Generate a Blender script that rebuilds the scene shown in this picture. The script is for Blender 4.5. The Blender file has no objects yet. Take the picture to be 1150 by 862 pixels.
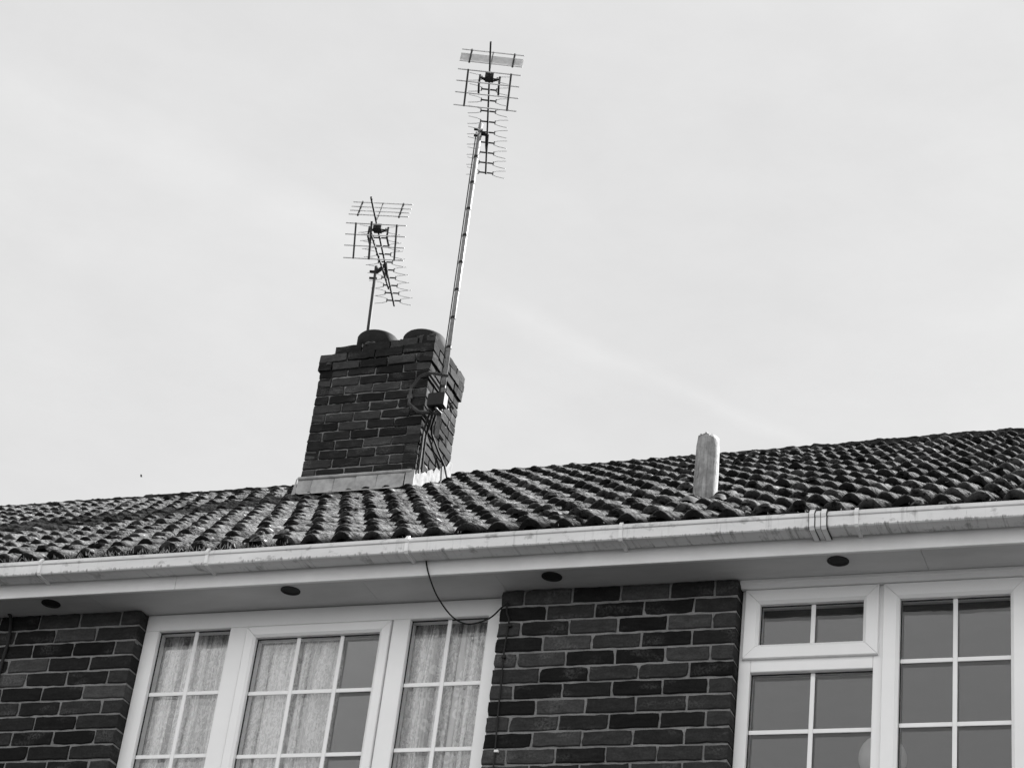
import bpy, math, random
from mathutils import Vector, Matrix, noise as mnoise
random.seed(7)
sc = bpy.context.scene
COL = sc.collection
G = 5.65                      # height of the facade datum above the ground
PI = math.pi
R = math.radians
WLOC = {}                     # world location of every object made here

# ------------------------------------------------------------------ helpers
def link(o, parent, loc):
    COL.objects.link(o)
    loc = Vector(loc)
    WLOC[o.name] = loc
    if parent is not None:
        o.parent = parent
        o.location = loc - WLOC[parent.name]
    else:
        o.location = loc
    return o

def tag(o, label=None, cat=None, group=None, kind=None):
    if label: o['label'] = label
    if cat: o['category'] = cat
    if group: o['group'] = group
    if kind: o['kind'] = kind
    return o

def empty(name, loc, parent=None):
    o = bpy.data.objects.new(name, None)
    o.empty_display_size = 0.2
    return link(o, parent, loc)

class MB:
    """collects faces; coordinates are datum coordinates (z = 0 at the top brick bed)"""
    def __init__(s):
        s.v = []; s.f = []; s.m = []; s.a = []; s.attr = None
    def add(s, vs, fs, mi=0, a=0.0):
        b = len(s.v)
        s.v += [tuple(q) for q in vs]
        s.f += [tuple(i + b for i in f) for f in fs]
        s.m += [mi] * len(fs)
        if isinstance(a, (list, tuple)): s.a += list(a)
        else: s.a += [a] * len(vs)
    def box(s, x0, x1, y0, y1, z0, z1, mi=0, a=0.0, bev=0.0):
        if bev <= 0:
            vs = [(x0,y0,z0),(x1,y0,z0),(x1,y1,z0),(x0,y1,z0),(x0,y0,z1),(x1,y0,z1),(x1,y1,z1),(x0,y1,z1)]
            fs = [(0,3,2,1),(4,5,6,7),(0,1,5,4),(1,2,6,5),(2,3,7,6),(3,0,4,7)]
            s.add(vs, fs, mi, a); return
        # bevelled box: 24 vertices
        b = bev; vs = []; idx = {}
        for ix, X in enumerate((x0, x1)):
            for iy, Y in enumerate((y0, y1)):
                for iz, Z in enumerate((z0, z1)):
                    sx, sy, sz = (1 - 2*ix)*b, (1 - 2*iy)*b, (1 - 2*iz)*b
                    idx[ix,iy,iz,0] = len(vs); vs.append((X, Y+sy, Z+sz))
                    idx[ix,iy,iz,1] = len(vs); vs.append((X+sx, Y, Z+sz))
                    idx[ix,iy,iz,2] = len(vs); vs.append((X+sx, Y+sy, Z))
        fs = []
        I = idx
        for i in (0,1):
            q = [I[i,0,0,0],I[i,1,0,0],I[i,1,1,0],I[i,0,1,0]]; fs.append(q if i else q[::-1])
            q = [I[0,i,0,1],I[1,i,0,1],I[1,i,1,1],I[0,i,1,1]]; fs.append(q[::-1] if i else q)
            q = [I[0,0,i,2],I[1,0,i,2],I[1,1,i,2],I[0,1,i,2]]; fs.append(q if i else q[::-1])
        for i in (0,1):
            for j in (0,1):
                fs.append([I[i,j,0,0],I[i,j,1,0],I[i,j,1,1],I[i,j,0,1]])
                fs.append([I[i,0,j,0],I[i,1,j,0],I[i,1,j,2],I[i,0,j,2]])
                fs.append([I[0,i,j,1],I[1,i,j,1],I[1,i,j,2],I[0,i,j,2]])
                for k in (0,1): fs.append([I[i,j,k,0],I[i,j,k,1],I[i,j,k,2]])
        s.add(vs, fs, mi, a)
    def tube(s, pts, r, n=8, mi=0, a=0.0, cap=True):
        pts = [Vector(p) for p in pts]
        rs = r if isinstance(r, (list, tuple)) else [r]*len(pts)
        vs = []; fs = []
        ref = None
        for i, p in enumerate(pts):
            t = (pts[min(i+1, len(pts)-1)] - pts[max(i-1, 0)]).normalized()
            if ref is None:
                ref = Vector((0,0,1)) if abs(t.z) < .9 else Vector((1,0,0))
            u = (ref - t*ref.dot(t)).normalized(); w = t.cross(u); ref = u
            for k in range(n):
                an = 2*PI*k/n
                vs.append(p + (u*math.cos(an) + w*math.sin(an))*rs[i])
        for i in range(len(pts)-1):
            for k in range(n):
                fs.append((i*n+k, i*n+(k+1)%n, (i+1)*n+(k+1)%n, (i+1)*n+k))
        if cap:
            fs.append(tuple(range(n))[::-1]); fs.append(tuple((len(pts)-1)*n+k for k in range(n)))
        s.add(vs, fs, mi, a)
    def lathe(s, c, prof, n=24, mi=0, a=0.0, jit=0.0):
        vs = []; fs = []
        for (r, z) in prof:
            for k in range(n):
                an = 2*PI*k/n; rr = r*(1+random.uniform(-jit, jit))
                vs.append((c[0]+rr*math.cos(an), c[1]+rr*math.sin(an), c[2]+z))
        for i in range(len(prof)-1):
            for k in range(n):
                fs.append((i*n+k, i*n+(k+1)%n, (i+1)*n+(k+1)%n, (i+1)*n+k))
        fs.append(tuple(range(n))[::-1]); fs.append(tuple((len(prof)-1)*n+k for k in range(n)))
        s.add(vs, fs, mi, a)
    def prism_x(s, prof, x0, x1, mi=0, a=0.0, cap=True):
        """closed (y,z) profile swept along x"""
        n = len(prof)
        vs = [(x0, y, z) for y, z in prof] + [(x1, y, z) for y, z in prof]
        fs = [(k, (k+1)%n, n+(k+1)%n, n+k) for k in range(n)]
        if cap: fs += [tuple(range(n))[::-1], tuple(range(n, 2*n))]
        s.add(vs, fs, mi, a)
    def build(s, name, mats, parent=None, smooth=False, attr=None, fixn=False):
        xs = [v[0] for v in s.v]; ys = [v[1] for v in s.v]; zs = [v[2] for v in s.v]
        o0 = Vector(((min(xs)+max(xs))/2, (min(ys)+max(ys))/2, min(zs)))
        me = bpy.data.meshes.new(name)
        me.from_pydata([(x-o0.x, y-o0.y, z-o0.z) for x, y, z in s.v], [], s.f)
        for m in (mats if isinstance(mats, (list, tuple)) else [mats]): me.materials.append(m)
        me.polygons.foreach_set('material_index', s.m)
        if smooth: me.polygons.foreach_set('use_smooth', [True]*len(s.f))
        if attr:
            at = me.attributes.new(attr, 'FLOAT', 'POINT'); at.data.foreach_set('value', s.a)
        if fixn:
            import bmesh
            bm = bmesh.new(); bm.from_mesh(me); bmesh.ops.recalc_face_normals(bm, faces=bm.faces); bm.to_mesh(me); bm.free()
        me.update()
        o = bpy.data.objects.new(name, me)
        return link(o, parent, (o0.x, o0.y, o0.z + G))

# ------------------------------------------------------------------ materials (the place is shown in black and white: all greys)
def newmat(name):
    m = bpy.data.materials.new(name); m.use_nodes = True
    nt = m.node_tree; b = nt.nodes['Principled BSDF']
    return m, nt, b
def N(nt, t, **kw):
    n = nt.nodes.new(t)
    for k, v in kw.items():
        if k in n.inputs.keys(): n.inputs[k].default_value = v
        else: setattr(n, k, v)
    return n
def math_(nt, op, a, b=None, c=None, clamp=False):
    n = nt.nodes.new('ShaderNodeMath'); n.operation = op; n.use_clamp = clamp
    for i, v in enumerate((a, b, c)):
        if v is None: continue
        if isinstance(v, (int, float)): n.inputs[i].default_value = v
        else: nt.links.new(v, n.inputs[i])
    return n.outputs[0]
def coords(nt, scale=(1,1,1), which='Position'):
    if which == 'Position':
        g = nt.nodes.new('ShaderNodeNewGeometry'); src = g.outputs['Position']
    else:
        g = nt.nodes.new('ShaderNodeTexCoord'); src = g.outputs[which]
    mp = nt.nodes.new('ShaderNodeMapping'); mp.inputs['Scale'].default_value = scale
    nt.links.new(src, mp.inputs['Vector']); return mp.outputs[0]
def noise(nt, vec, scale, detail=4, rough=.6):
    n = N(nt, 'ShaderNodeTexNoise', Scale=scale, Detail=detail, Roughness=rough)
    nt.links.new(vec, n.inputs['Vector']); return n.outputs['Fac']
def maprange(nt, v, a, b, c, d):
    n = nt.nodes.new('ShaderNodeMapRange')
    for i, x in zip((1,2,3,4), (a,b,c,d)): n.inputs[i].default_value = x
    nt.links.new(v, n.inputs[0]); return n.outputs[0]
def grey(nt, v, b):
    c = nt.nodes.new('ShaderNodeCombineColor')
    for i in range(3): nt.links.new(v, c.inputs[i])
    nt.links.new(c.outputs[0], b.inputs['Base Color'])
def bump(nt, v, b, strength=.3, dist=.004):
    n = N(nt, 'ShaderNodeBump', Strength=strength, Distance=dist)
    nt.links.new(v, n.inputs['Height']); nt.links.new(n.outputs[0], b.inputs['Normal'])

def plain(name, alb, rough=.5, var=.15, scale=8, metal=0.0, bmp=.15, bscale=40, sc3=(1,1,1)):
    m, nt, b = newmat(name)
    v = noise(nt, coords(nt, sc3), scale)
    grey(nt, maprange(nt, v, .3, .7, alb*(1-var), alb*(1+var)), b)
    b.inputs['Roughness'].default_value = rough; b.inputs['Metallic'].default_value = metal
    if alb < .08: b.inputs['Specular IOR Level'].default_value = .12
    if bmp: bump(nt, noise(nt, coords(nt), bscale), b, bmp, .003)
    return m

M_pvc = plain('white_upvc', .83, .32, .03, 3, bmp=.03, bscale=6)
M_pvc2 = plain('aged_white_upvc', .76, .4, .06, 5, bmp=.04, bscale=10)
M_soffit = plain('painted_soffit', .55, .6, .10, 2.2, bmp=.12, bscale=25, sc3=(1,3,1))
M_bar = plain('white_glazing_bar', .84, .4, .03, 4, bmp=0)
M_dark = plain('dark_rubber', .03, .6, .2)
M_cable = plain('black_cable', .022, .55, .2, bmp=0)
M_lead = plain('weathered_lead', .34, .5, .28, 14, bmp=.5, bscale=30)
M_leadd = plain('dull_lead', .09, .6, .5, 18, bmp=.6, bscale=40)
M_leadpale = plain('pale_lead_sheet', .20, .5, .4, 16, bmp=.6, bscale=26)
M_pot = plain('sooty_clay', .018, .8, .4, 12, bmp=.4)
M_soot = plain('sooty_mortar', .045, .9, .5, 30, bmp=.5)
M_mast = plain('galvanised_mast', .20, .45, .3, 20)
M_mastd = plain('tarnished_steel', .045, .6, .3, 20)
M_rod = plain('aluminium_rod', .62, .5, .1, 20, bmp=0)
M_boom = plain('dull_boom', .05, .5, .2, 20, metal=.2, bmp=0)
M_plastic = plain('black_plastic', .02, .5, .2, bmp=0)
M_iron = plain('painted_iron', .075, .5, .3, 20)
M_room = plain('room_paint', .20, .8, .1, 2, bmp=0)
M_shade = plain('pale_lamp_shade', .5, .5, .05, 6, bmp=0)
M_moss = plain('dry_moss', .30, .9, .5, 30, bmp=.8, bscale=90)
M_bird = plain('bird_feathers', .05, .8, .2, bmp=0)

def gutter_mat():
    m, nt, b = newmat('stained_gutter')
    big = noise(nt, coords(nt, (1.2, 4, 4)), 2.5)
    streak = noise(nt, coords(nt, (34, 2, 3)), 1.0, 5, .65)
    blot = noise(nt, coords(nt, (16, 10, 22)), 1.0, 5, .6)
    base = maprange(nt, big, .3, .7, .62, .76)
    d1 = maprange(nt, streak, .58, .72, 1.0, .72)
    d2 = maprange(nt, blot, .58, .70, 1.0, .55)
    sz = nt.nodes.new('ShaderNodeSeparateXYZ'); gg = nt.nodes.new('ShaderNodeNewGeometry'); nt.links.new(gg.outputs['Position'], sz.inputs[0])
    drip = noise(nt, coords(nt, (42, 3, 7)), 1.0, 5, .7)
    hgt = maprange(nt, math_(nt, 'ABSOLUTE', math_(nt, 'SUBTRACT', sz.outputs[2], 5.65+.142)), 0.0, .012, 1.0, 0.0)
    d3 = maprange(nt, math_(nt, 'ADD', drip, math_(nt, 'MULTIPLY', hgt, .20)), .66, .82, 1.0, .30)
    d2 = math_(nt, 'MULTIPLY', d2, d3)
    v = math_(nt, 'MULTIPLY', base, math_(nt, 'MULTIPLY', d1, d2))
    grey(nt, v, b); b.inputs['Roughness'].default_value = .42
    bump(nt, noise(nt, coords(nt), 14), b, .08, .004)
    return m
M_gutter = gutter_mat()

def sleeve_mat():
    m, nt, b = newmat('stained_lead_sleeve')
    st = noise(nt, coords(nt, (60, 60, 7)), 1.0, 5, .65); bl = noise(nt, coords(nt), 24, 5, .7)
    v = math_(nt, 'MULTIPLY', maprange(nt, st, .35, .65, .19, .36), maprange(nt, bl, .35, .68, .72, 1.2))
    grey(nt, v, b); b.inputs['Roughness'].default_value = .55
    bump(nt, math_(nt, 'ADD', bl, st), b, .5, .006)
    return m
M_sleeve = sleeve_mat()
for m_ in (M_lead, M_leadd, M_leadpale, M_sleeve):      # dull oxidised lead: hardly any gloss
    q_ = m_.node_tree.nodes['Principled BSDF']; q_.inputs['Roughness'].default_value = .85; q_.inputs['Specular IOR Level'].default_value = .08

def brick_mat():
    m, nt, b = newmat('dark_facing_brick')
    at = N(nt, 'ShaderNodeAttribute', attribute_name='tone')
    p = coords(nt)
    n1 = noise(nt, coords(nt, (1,1,3)), 14, 5, .65)
    n2 = noise(nt, p, 90, 4, .7)
    n3 = noise(nt, coords(nt, (1,1,2.2)), 5, 3, .5)
    v = math_(nt, 'MULTIPLY', at.outputs['Fac'], maprange(nt, n1, .3, .7, .72, 1.3))
    v = math_(nt, 'MULTIPLY', v, maprange(nt, n2, .3, .7, .8, 1.22))
    bloom = math_(nt, 'MULTIPLY', maprange(nt, n3, .55, .70, 0, .04), maprange(nt, n2, .4, .62, 0, 1.3))
    v = math_(nt, 'ADD', v, bloom)
    grey(nt, v, b); b.inputs['Roughness'].default_value = .9
    b.inputs['Specular IOR Level'].default_value = .04
    h = math_(nt, 'ADD', n2, math_(nt, 'MULTIPLY', n1, 1.5))
    bump(nt, h, b, .5, .004)
    return m
M_brick = brick_mat()
def mortar_mat(name, a):
    m, nt, b = newmat(name)
    n1 = noise(nt, coords(nt), 9, 5, .65); n2 = noise(nt, coords(nt), 160, 3, .7)
    v = math_(nt, 'MULTIPLY', maprange(nt, n1, .3, .7, a*.72, a*1.22), maprange(nt, n2, .3, .7, .8, 1.2))
    grey(nt, v, b); b.inputs['Roughness'].default_value = .95
    bump(nt, n2, b, .6, .004); return m
M_mortar = mortar_mat('wall_mortar', .20)
M_mortarc = mortar_mat('chimney_mortar', .19)

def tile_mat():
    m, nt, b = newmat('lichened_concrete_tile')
    at = N(nt, 'ShaderNodeAttribute', attribute_name='moss')  # moss amount, also carrying painted shade of pans and butts
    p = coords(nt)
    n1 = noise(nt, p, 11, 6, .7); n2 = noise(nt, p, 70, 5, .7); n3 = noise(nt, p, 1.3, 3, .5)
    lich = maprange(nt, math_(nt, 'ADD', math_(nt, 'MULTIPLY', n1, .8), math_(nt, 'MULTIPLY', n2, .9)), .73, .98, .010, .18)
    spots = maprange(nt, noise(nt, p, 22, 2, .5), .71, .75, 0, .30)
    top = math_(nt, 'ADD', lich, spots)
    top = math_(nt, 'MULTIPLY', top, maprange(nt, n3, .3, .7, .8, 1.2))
    moss_shade = maprange(nt, n2, .3, .7, .005, .016)  # dark end of the mix: moss plus shade put into the colour
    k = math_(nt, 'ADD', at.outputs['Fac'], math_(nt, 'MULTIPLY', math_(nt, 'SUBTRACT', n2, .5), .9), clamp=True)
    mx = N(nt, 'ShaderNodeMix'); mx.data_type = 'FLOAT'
    nt.links.new(k, mx.inputs[0]); nt.links.new(top, mx.inputs[2]); nt.links.new(moss_shade, mx.inputs[3])
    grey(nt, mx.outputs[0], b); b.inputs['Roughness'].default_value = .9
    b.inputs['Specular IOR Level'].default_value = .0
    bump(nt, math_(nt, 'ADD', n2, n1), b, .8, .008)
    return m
M_tile = tile_mat()

def glass_mat():
    m = bpy.data.materials.new('window_glass'); m.use_nodes = True
    nt = m.node_tree; nt.nodes.clear()
    out = nt.nodes.new('ShaderNodeOutputMaterial')
    tr = N(nt, 'ShaderNodeBsdfTransparent'); tr.inputs[0].default_value = (.98,.98,.98,1)
    gl = N(nt, 'ShaderNodeBsdfGlossy', Roughness=0.0); gl.inputs[0].default_value = (1,1,1,1)
    fr = N(nt, 'ShaderNodeFresnel', IOR=1.5)
    wob = noise(nt, coords(nt), 5.5, 3, .5)
    bp = N(nt, 'ShaderNodeBump', Strength=.10, Distance=.01)
    nt.links.new(wob, bp.inputs['Height'])
    nt.links.new(bp.outputs[0], gl.inputs['Normal'])
    f2 = math_(nt, 'MULTIPLY', fr.outputs[0], 1.1, clamp=True)
    mix = nt.nodes.new('ShaderNodeMixShader')
    nt.links.new(f2, mix.inputs[0]); nt.links.new(tr.outputs[0], mix.inputs[1]); nt.links.new(gl.outputs[0], mix.inputs[2])
    nt.links.new(mix.outputs[0], out.inputs[0]); return m
M_glass = glass_mat()

def lace_mat():
    m = bpy.data.materials.new('white_lace'); m.use_nodes = True
    nt = m.node_tree; b = nt.nodes['Principled BSDF']; out = nt.nodes['Material Output']
    uv = nt.nodes.new('ShaderNodeUVMap'); uv.uv_map = 'UVMap'
    def mp(sx, sy):
        q = nt.nodes.new('ShaderNodeMapping'); q.inputs['Scale'].default_value = (sx, sy, 1); nt.links.new(uv.outputs[0], q.inputs[0]); return q.outputs[0]
    def rot(sx, sy, a):
        q = nt.nodes.new('ShaderNodeMapping'); q.inputs['Scale'].default_value = (sx, sy, 1); q.inputs['Rotation'].default_value = (0, 0, a); nt.links.new(uv.outputs[0], q.inputs[0]); return q.outputs[0]
    leaf = N(nt, 'ShaderNodeTexNoise', Scale=1.0, Detail=2.0, Roughness=.5, Distortion=1.4)
    nt.links.new(rot(80, 34, .6), leaf.inputs['Vector'])
    ring = N(nt, 'ShaderNodeTexVoronoi', Scale=1.0); nt.links.new(mp(17, 15), ring.inputs['Vector'])
    band = noise(nt, mp(9, .25), 1.0, 1)
    kl = maprange(nt, leaf.outputs['Fac'], .44, .56, 0, 1)
    kr = maprange(nt, math_(nt, 'ABSOLUTE', math_(nt, 'SUBTRACT', ring.outputs['Distance'], .33)), .06, .13, 1, 0)
    mxk = N(nt, 'ShaderNodeMix'); mxk.data_type = 'FLOAT'
    nt.links.new(maprange(nt, band, .58, .64, 0, 1), mxk.inputs[0]); nt.links.new(kl, mxk.inputs[2]); nt.links.new(kr, mxk.inputs[3])
    fold_stripe = maprange(nt, noise(nt, mp(12, .10), 1.0, 3, .65), .43, .56, 0, 1)  # woven bands, strengthened to paint light and dark of the folds into the lace
    k = math_(nt, 'ADD', math_(nt, 'MULTIPLY', mxk.outputs[0], .30), math_(nt, 'MULTIPLY', fold_stripe, .70))
    alpha = maprange(nt, k, 0, 1, .05, .98)
    b.inputs['Base Color'].default_value = (.92,.92,.92,1); b.inputs['Roughness'].default_value = .9
    tl = N(nt, 'ShaderNodeBsdfTranslucent'); tl.inputs[0].default_value = (.8,.8,.8,1)
    m1 = nt.nodes.new('ShaderNodeMixShader'); m1.inputs[0].default_value = .12
    nt.links.new(b.outputs[0], m1.inputs[1]); nt.links.new(tl.outputs[0], m1.inputs[2])
    tp = nt.nodes.new('ShaderNodeBsdfTransparent')
    m2 = nt.nodes.new('ShaderNodeMixShader'); nt.links.new(alpha, m2.inputs[0])
    nt.links.new(tp.outputs[0], m2.inputs[1]); nt.links.new(m1.outputs[0], m2.inputs[2])
    nt.links.new(m2.outputs[0], out.inputs[0]); return m
M_lace = lace_mat()

def ground_mat():
    m, nt, b = newmat('pale_paving')
    n = noise(nt, coords(nt), .6, 5); br = N(nt, 'ShaderNodeTexBrick', Scale=1.6)
    br.inputs['Color1'].default_value = (.036,.036,.036,1); br.inputs['Color2'].default_value = (.031,.031,.031,1); br.inputs['Mortar'].default_value = (.024,.024,.024,1)
    nt.links.new(coords(nt), br.inputs['Vector'])
    mx = N(nt, 'ShaderNodeMix'); mx.data_type = 'RGBA'; mx.blend_type = 'MULTIPLY'; mx.inputs[0].default_value = .5
    nt.links.new(br.outputs[0], mx.inputs[6])
    c = nt.nodes.new('ShaderNodeCombineColor')
    v = maprange(nt, n, .3, .7, .7, 1.1)
    for i in range(3): nt.links.new(v, c.inputs[i])
    nt.links.new(c.outputs[0], mx.inputs[7]); nt.links.new(mx.outputs[2], b.inputs['Base Color'])
    b.inputs['Roughness'].default_value = .9; return m

# ------------------------------------------------------------------ ground
g = MB(); g.add([(-400,-400,-G),(400,-400,-G),(400,400,-G),(-400,400,-G)], [(0,1,2,3)])
tag(g.build('ground', ground_mat()), kind='structure')

# ------------------------------------------------------------------ the house
house = empty('brick_house', (0, 0, 0))
tag(house, 'dark brick house with white windows, grey tiled roof and brick chimney', 'house')

# ---- brickwork
C = .075; SOFF = .08
def tone(extra=None):
    if extra is not None: return extra*random.uniform(.85, 1.15)
    r = random.random()
    if r < .42: return random.uniform(.011, .020)
    if r < .80: return random.uniform(.021, .037)
    return random.uniform(.040, .064)

def brick(mb, x0, x1, z0, z1, y=0.0, depth=.1025, t=None, fine=True, tf=None, jit=.0019):
    """brick with slightly ragged arrises, front face at y facing -Y; tf maps (x,y,z)->(x,y,z)"""
    t = tone() if t is None else t
    y = y + random.uniform(-.0022, .0022)
    nx = max(2, int((x1-x0)/.03)) if fine else 1
    nz = 3 if fine else 1
    b = .0036
    xs = [x0 + (x1-x0)*i/nx for i in range(nx+1)]
    zs = [z0 + (z1-z0)*i/nz for i in range(nz+1)]
    rot = random.uniform(-.006, .006) if fine else 0
    cx = (x0+x1)/2
    ring = [(x, z0) for x in xs] + [(x1, z) for z in zs[1:]] + [(x, z1) for x in xs[-2::-1]] + [(x0, z) for z in zs[-2:0:-1]]
    n = len(ring); zc = (z0+z1)/2
    hx, hz = (x1-x0)/2, (z1-z0)/2
    back, mid, fr = [], [], []
    for (x, z) in ring:
        jx, jz = (random.uniform(-jit, jit), random.uniform(-jit, jit)) if fine else (0, 0)
        if fine and random.random() < .06: jx *= 2.2; jz *= 2.2
        if fine and abs(abs(x-cx)-hx) < 1e-6 and abs(abs(z-zc)-hz) < 1e-6:
            cr = random.choice((0, 0, 0, .001, .001, .002, .005)); jx -= math.copysign(cr, x-cx); jz -= math.copysign(cr*.7, z-zc)
        zz = z + (x-cx)*rot
        back.append((x, y+depth, z))
        mid.append((x+jx, y+b*random.uniform(.7,1.3), zz+jz))
        fx = x + jx - math.copysign(b, x-cx) if abs(abs(x-cx)-hx) < 1e-6 else x + jx
        fz = zz + jz - math.copysign(b, z-zc) if abs(abs(z-zc)-hz) < 1e-6 else zz + jz
        fr.append((fx, y, fz))
    vs = back + mid + fr
    fs = []
    for k in range(n):
        k2 = (k+1) % n
        fs.append((k, k2, n+k2, n+k)); fs.append((n+k, n+k2, 2*n+k2, 2*n+k))
    fs.append(tuple(2*n+k for k in range(n))); fs.append(tuple(range(n))[::-1])
    if tf: vs = [tf(*q) for q in vs]
    mb.add(vs, fs, 0, t)

wall = MB()
ZB = -G
def course_z(i):              # i = 0 is the course under the soffit
    return (-C*i + .0055, -C*i + C - .0055)
def lay(xa, xb, i, joints, fine, closers=()):
    z0, z1 = course_z(i)
    if i == 0: z1 = SOFF - .004
    js = [xa] + [j for j in joints if xa + .03 < j < xb - .03] + [xb]
    for k in range(len(js)-1):
        a = js[k] + (.005 if k else 0); b = js[k+1] - (.005 if k < len(js)-2 else 0)
        t = None
        if k == 0 and 'L' in closers and i % 2 == 0 and b-a < .15: t = tone(.05)
        if k == len(js)-2 and 'R' in closers and b-a < .15: t = tone(.038)
        brick(wall, a, b, z0, z1, t=t, fine=fine)
WB = -1.20                     # bottom of the windows
XL, XR = -9.0, 5.2
for i in range(75):
    zt = -C*i
    if zt < -G + .02: break
    vis = zt > -.95
    if zt > WB - .001:
        # left of the left window (right end of the panel is at x=-1.835)
        ph = -1.835 if i % 2 else -1.835 - .1075
        lay(XL, -1.835, i, [ph - .225*k for k in range(0, 34)][::-1], vis, 'R')
        # pier between the windows
        if i % 2: js = [.22 + .225*k for k in range(4)]
        else: js = [.1075 + .225*k for k in range(4)] + [.982]
        lay(0.0, 1.087, i, js, vis, 'LR')
        lay(2.905, XR, i, [2.905 + (.1075 if i % 2 else .22) + .225*k for k in range(12)], False)
    else:
        lay(XL, XR, i, [XL + (.1125 if i % 2 else 0) + .225*k for k in range(1, 64)], False)
# mortar sheets behind the brick faces (7 mm back), with the returns of the reveals
def mort(x0, x1, z0, z1): wall.box(x0, x1, .0075, .098, z0, z1, mi=1)
mort(XL+.003, -1.839, WB, SOFF-.006); mort(.004, 1.083, WB, SOFF-.006); mort(2.909, XR-.003, WB, SOFF-.006)
mort(XL+.003, XR-.003, -G, WB-.002)
wall_o = wall.build('wall', [M_brick, M_mortar], house, attr='tone', fixn=False)

# shell behind the facade: side walls, back wall
sh = MB()
sh.box(XL, XL+.25, .11, 10.3, -G, 0.05); sh.box(XR-.25, XR, .11, 10.3, -G, .05); sh.box(XL+.26, XR-.26, 10.05, 10.3, -G, .05)
for X in (XL, XR-.25):
    sh.add([(X,.11,.06),(X+.25,.11,.06),(X,10.3,.06),(X+.25,10.3,.06),(X,5.05,3.35),(X+.25,5.05,3.35)],
           [(0,2,4),(1,5,3),(0,4,5,1),(2,3,5,4),(0,1,3,2)])
sh.box(XL+.26, XR-.26, .21, 10.0, .10, .14)          # loft floor
sh.build('gable_wall', M_brick, house, attr='tone')
o = bpy.data.objects[-1] if False else None
# rooms behind the windows
rm = MB()
def room(x0, x1, y0, y1, z0, z1):
    t = .04
    rm.box(x0-t, x0, y0, y1, z0, z1); rm.box(x1, x1+t, y0, y1, z0, z1)
    rm.box(x0-t, x1+t, y1+.002, y1+t, z0, z1)
    rm.box(x0-t, x1+t, y0, y1+t, z0-t, z0-.002); rm.box(x0-t, x1+t, y0, y1+t, z1+.002, z1+t)
room(-3.3, .50, .112, 3.4, -2.3, .05); room(.60, 4.2, .112, 3.4, -2.3, .05)
rm.build('room_lining', M_room, house)

# ---- windows
YF = .065                      # outer frame face
def mitred(mb, x0, x1, z0, z1, w, yf, yb, lip=.012, drop=.03, gap=.0009):
    """four mitred lengths: flat face w-lip wide, then a bead sloping back to the glass, leaving hairline mitres"""
    def side(p):  # p: function (u along 0..1, inset d) -> (x,z)
        vs = []
        for (d, y) in ((0, yb), (0, yf+.003), (.003, yf), (w-lip, yf), (w, yf+lip*.8), (w, yb)):
            for e in (0, 1):
                x, z = p(e, d); vs.append((x, y, z))
        n = 6
        fs = [(2*k, 2*k+1, 2*((k+1)%n)+1, 2*((k+1)%n)) for k in range(n)]
        fs += [tuple(2*k for k in range(n)), tuple(2*k+1 for k in range(n))[::-1]]
        mb.add(vs, fs)
    side(lambda e, d: ((x0+d+gap) if e == 0 else (x1-d-gap), z1-d))
    side(lambda e, d: ((x1-d-gap) if e == 0 else (x0+d+gap), z0+d))
    side(lambda e, d: (x0+d, (z0+d+gap) if e == 0 else (z1-d-gap)))
    side(lambda e, d: (x1-d, (z1-d-gap) if e == 0 else (z0+d+gap)))

def pane(win, x0, x1, z0, z1, y, vbars, hbars, bw=.019):
    p = MB(); p.box(x0-.008, x1+.008, y, y+.018, z0-.008, z1+.008)
    po = p.build('pane', M_glass, win)
    b = MB()
    for v in vbars: b.box(v-bw/2, v+bw/2, y-.007, y-.0005, z0+.001, z1-.001, bev=.0015)
    xs = [x0] + list(vbars) + [x1]
    for h in hbars:
        for k in range(len(xs)-1):
            a = xs[k] + (bw/2+.0004 if k else .001); c = xs[k+1] - (bw/2+.0004 if k < len(xs)-2 else .001)
            b.box(a, c, y-.0065, y-.0005, h-bw/2, h+bw/2, bev=.0015)
    b.build('glazing_grid', M_bar, win)
    ga = MB()                                                   # black gasket round the glass
    e = .0045
    ga.box(x0-.006, x0+e, y-.006, y-.001, z0, z1); ga.box(x1-e, x1+.006, y-.006, y-.001, z0, z1)
    ga.box(x0+e, x1-e, y-.006, y-.001, z1-e, z1+.006); ga.box(x0+e, x1-e, y-.006, y-.001, z0-.006, z0+e)
    ga.build('gasket', M_dark, po) if False else ga.build('gasket', M_dark, win)

ZT = .077
def window_left():
    f = MB(); a, b = -1.832, -.004
    w = .072
    yb = .14
    # outer frame: jambs, head, two mullions, bottom rail, all butted
    f.box(a, b, YF, yb, -.006, ZT, bev=.003)                    # head
    f.box(a, a+w+.002, YF, yb, WB+.07, -.0065, bev=.003)
    f.box(b-w-.004, b, YF, yb, WB+.07, -.0065, bev=.003)
    f.box(-1.377, -1.288, YF, yb, WB+.07, -.0065, bev=.003)
    f.box(-.545, -.460, YF, yb, WB+.07, -.0065, bev=.003)
    f.box(a, b, YF, yb, WB, WB+.0695, bev=.003)
    f.box(a-.02, b+.02, -.03, YF-.001, WB-.03, WB-.001, bev=.004)     # sill nose
    w_ = f.build('window', M_pvc, house)
    tag(w_, 'three light window hung with lace curtains')
    c = MB(); mitred(c, -1.284, -.549, WB+.074, -.0125, .052, YF-.012, yb-.01)
    c.build('casement', M_pvc, w_)
    y = .096
    pane(w_, -1.758, -1.377, WB+.07, -.0065, y, [-1.5655], [-.322, -.633, -.944])
    pane(w_, -1.232, -.601, WB+.126, -.0645, y-.006, [-1.018, -.797], [-.338, -.646, -.954])
    pane(w_, -.460, -.080, WB+.07, -.0065, y, [-.274], [-.322, -.632, -.944])
    return w_
window_left()

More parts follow.
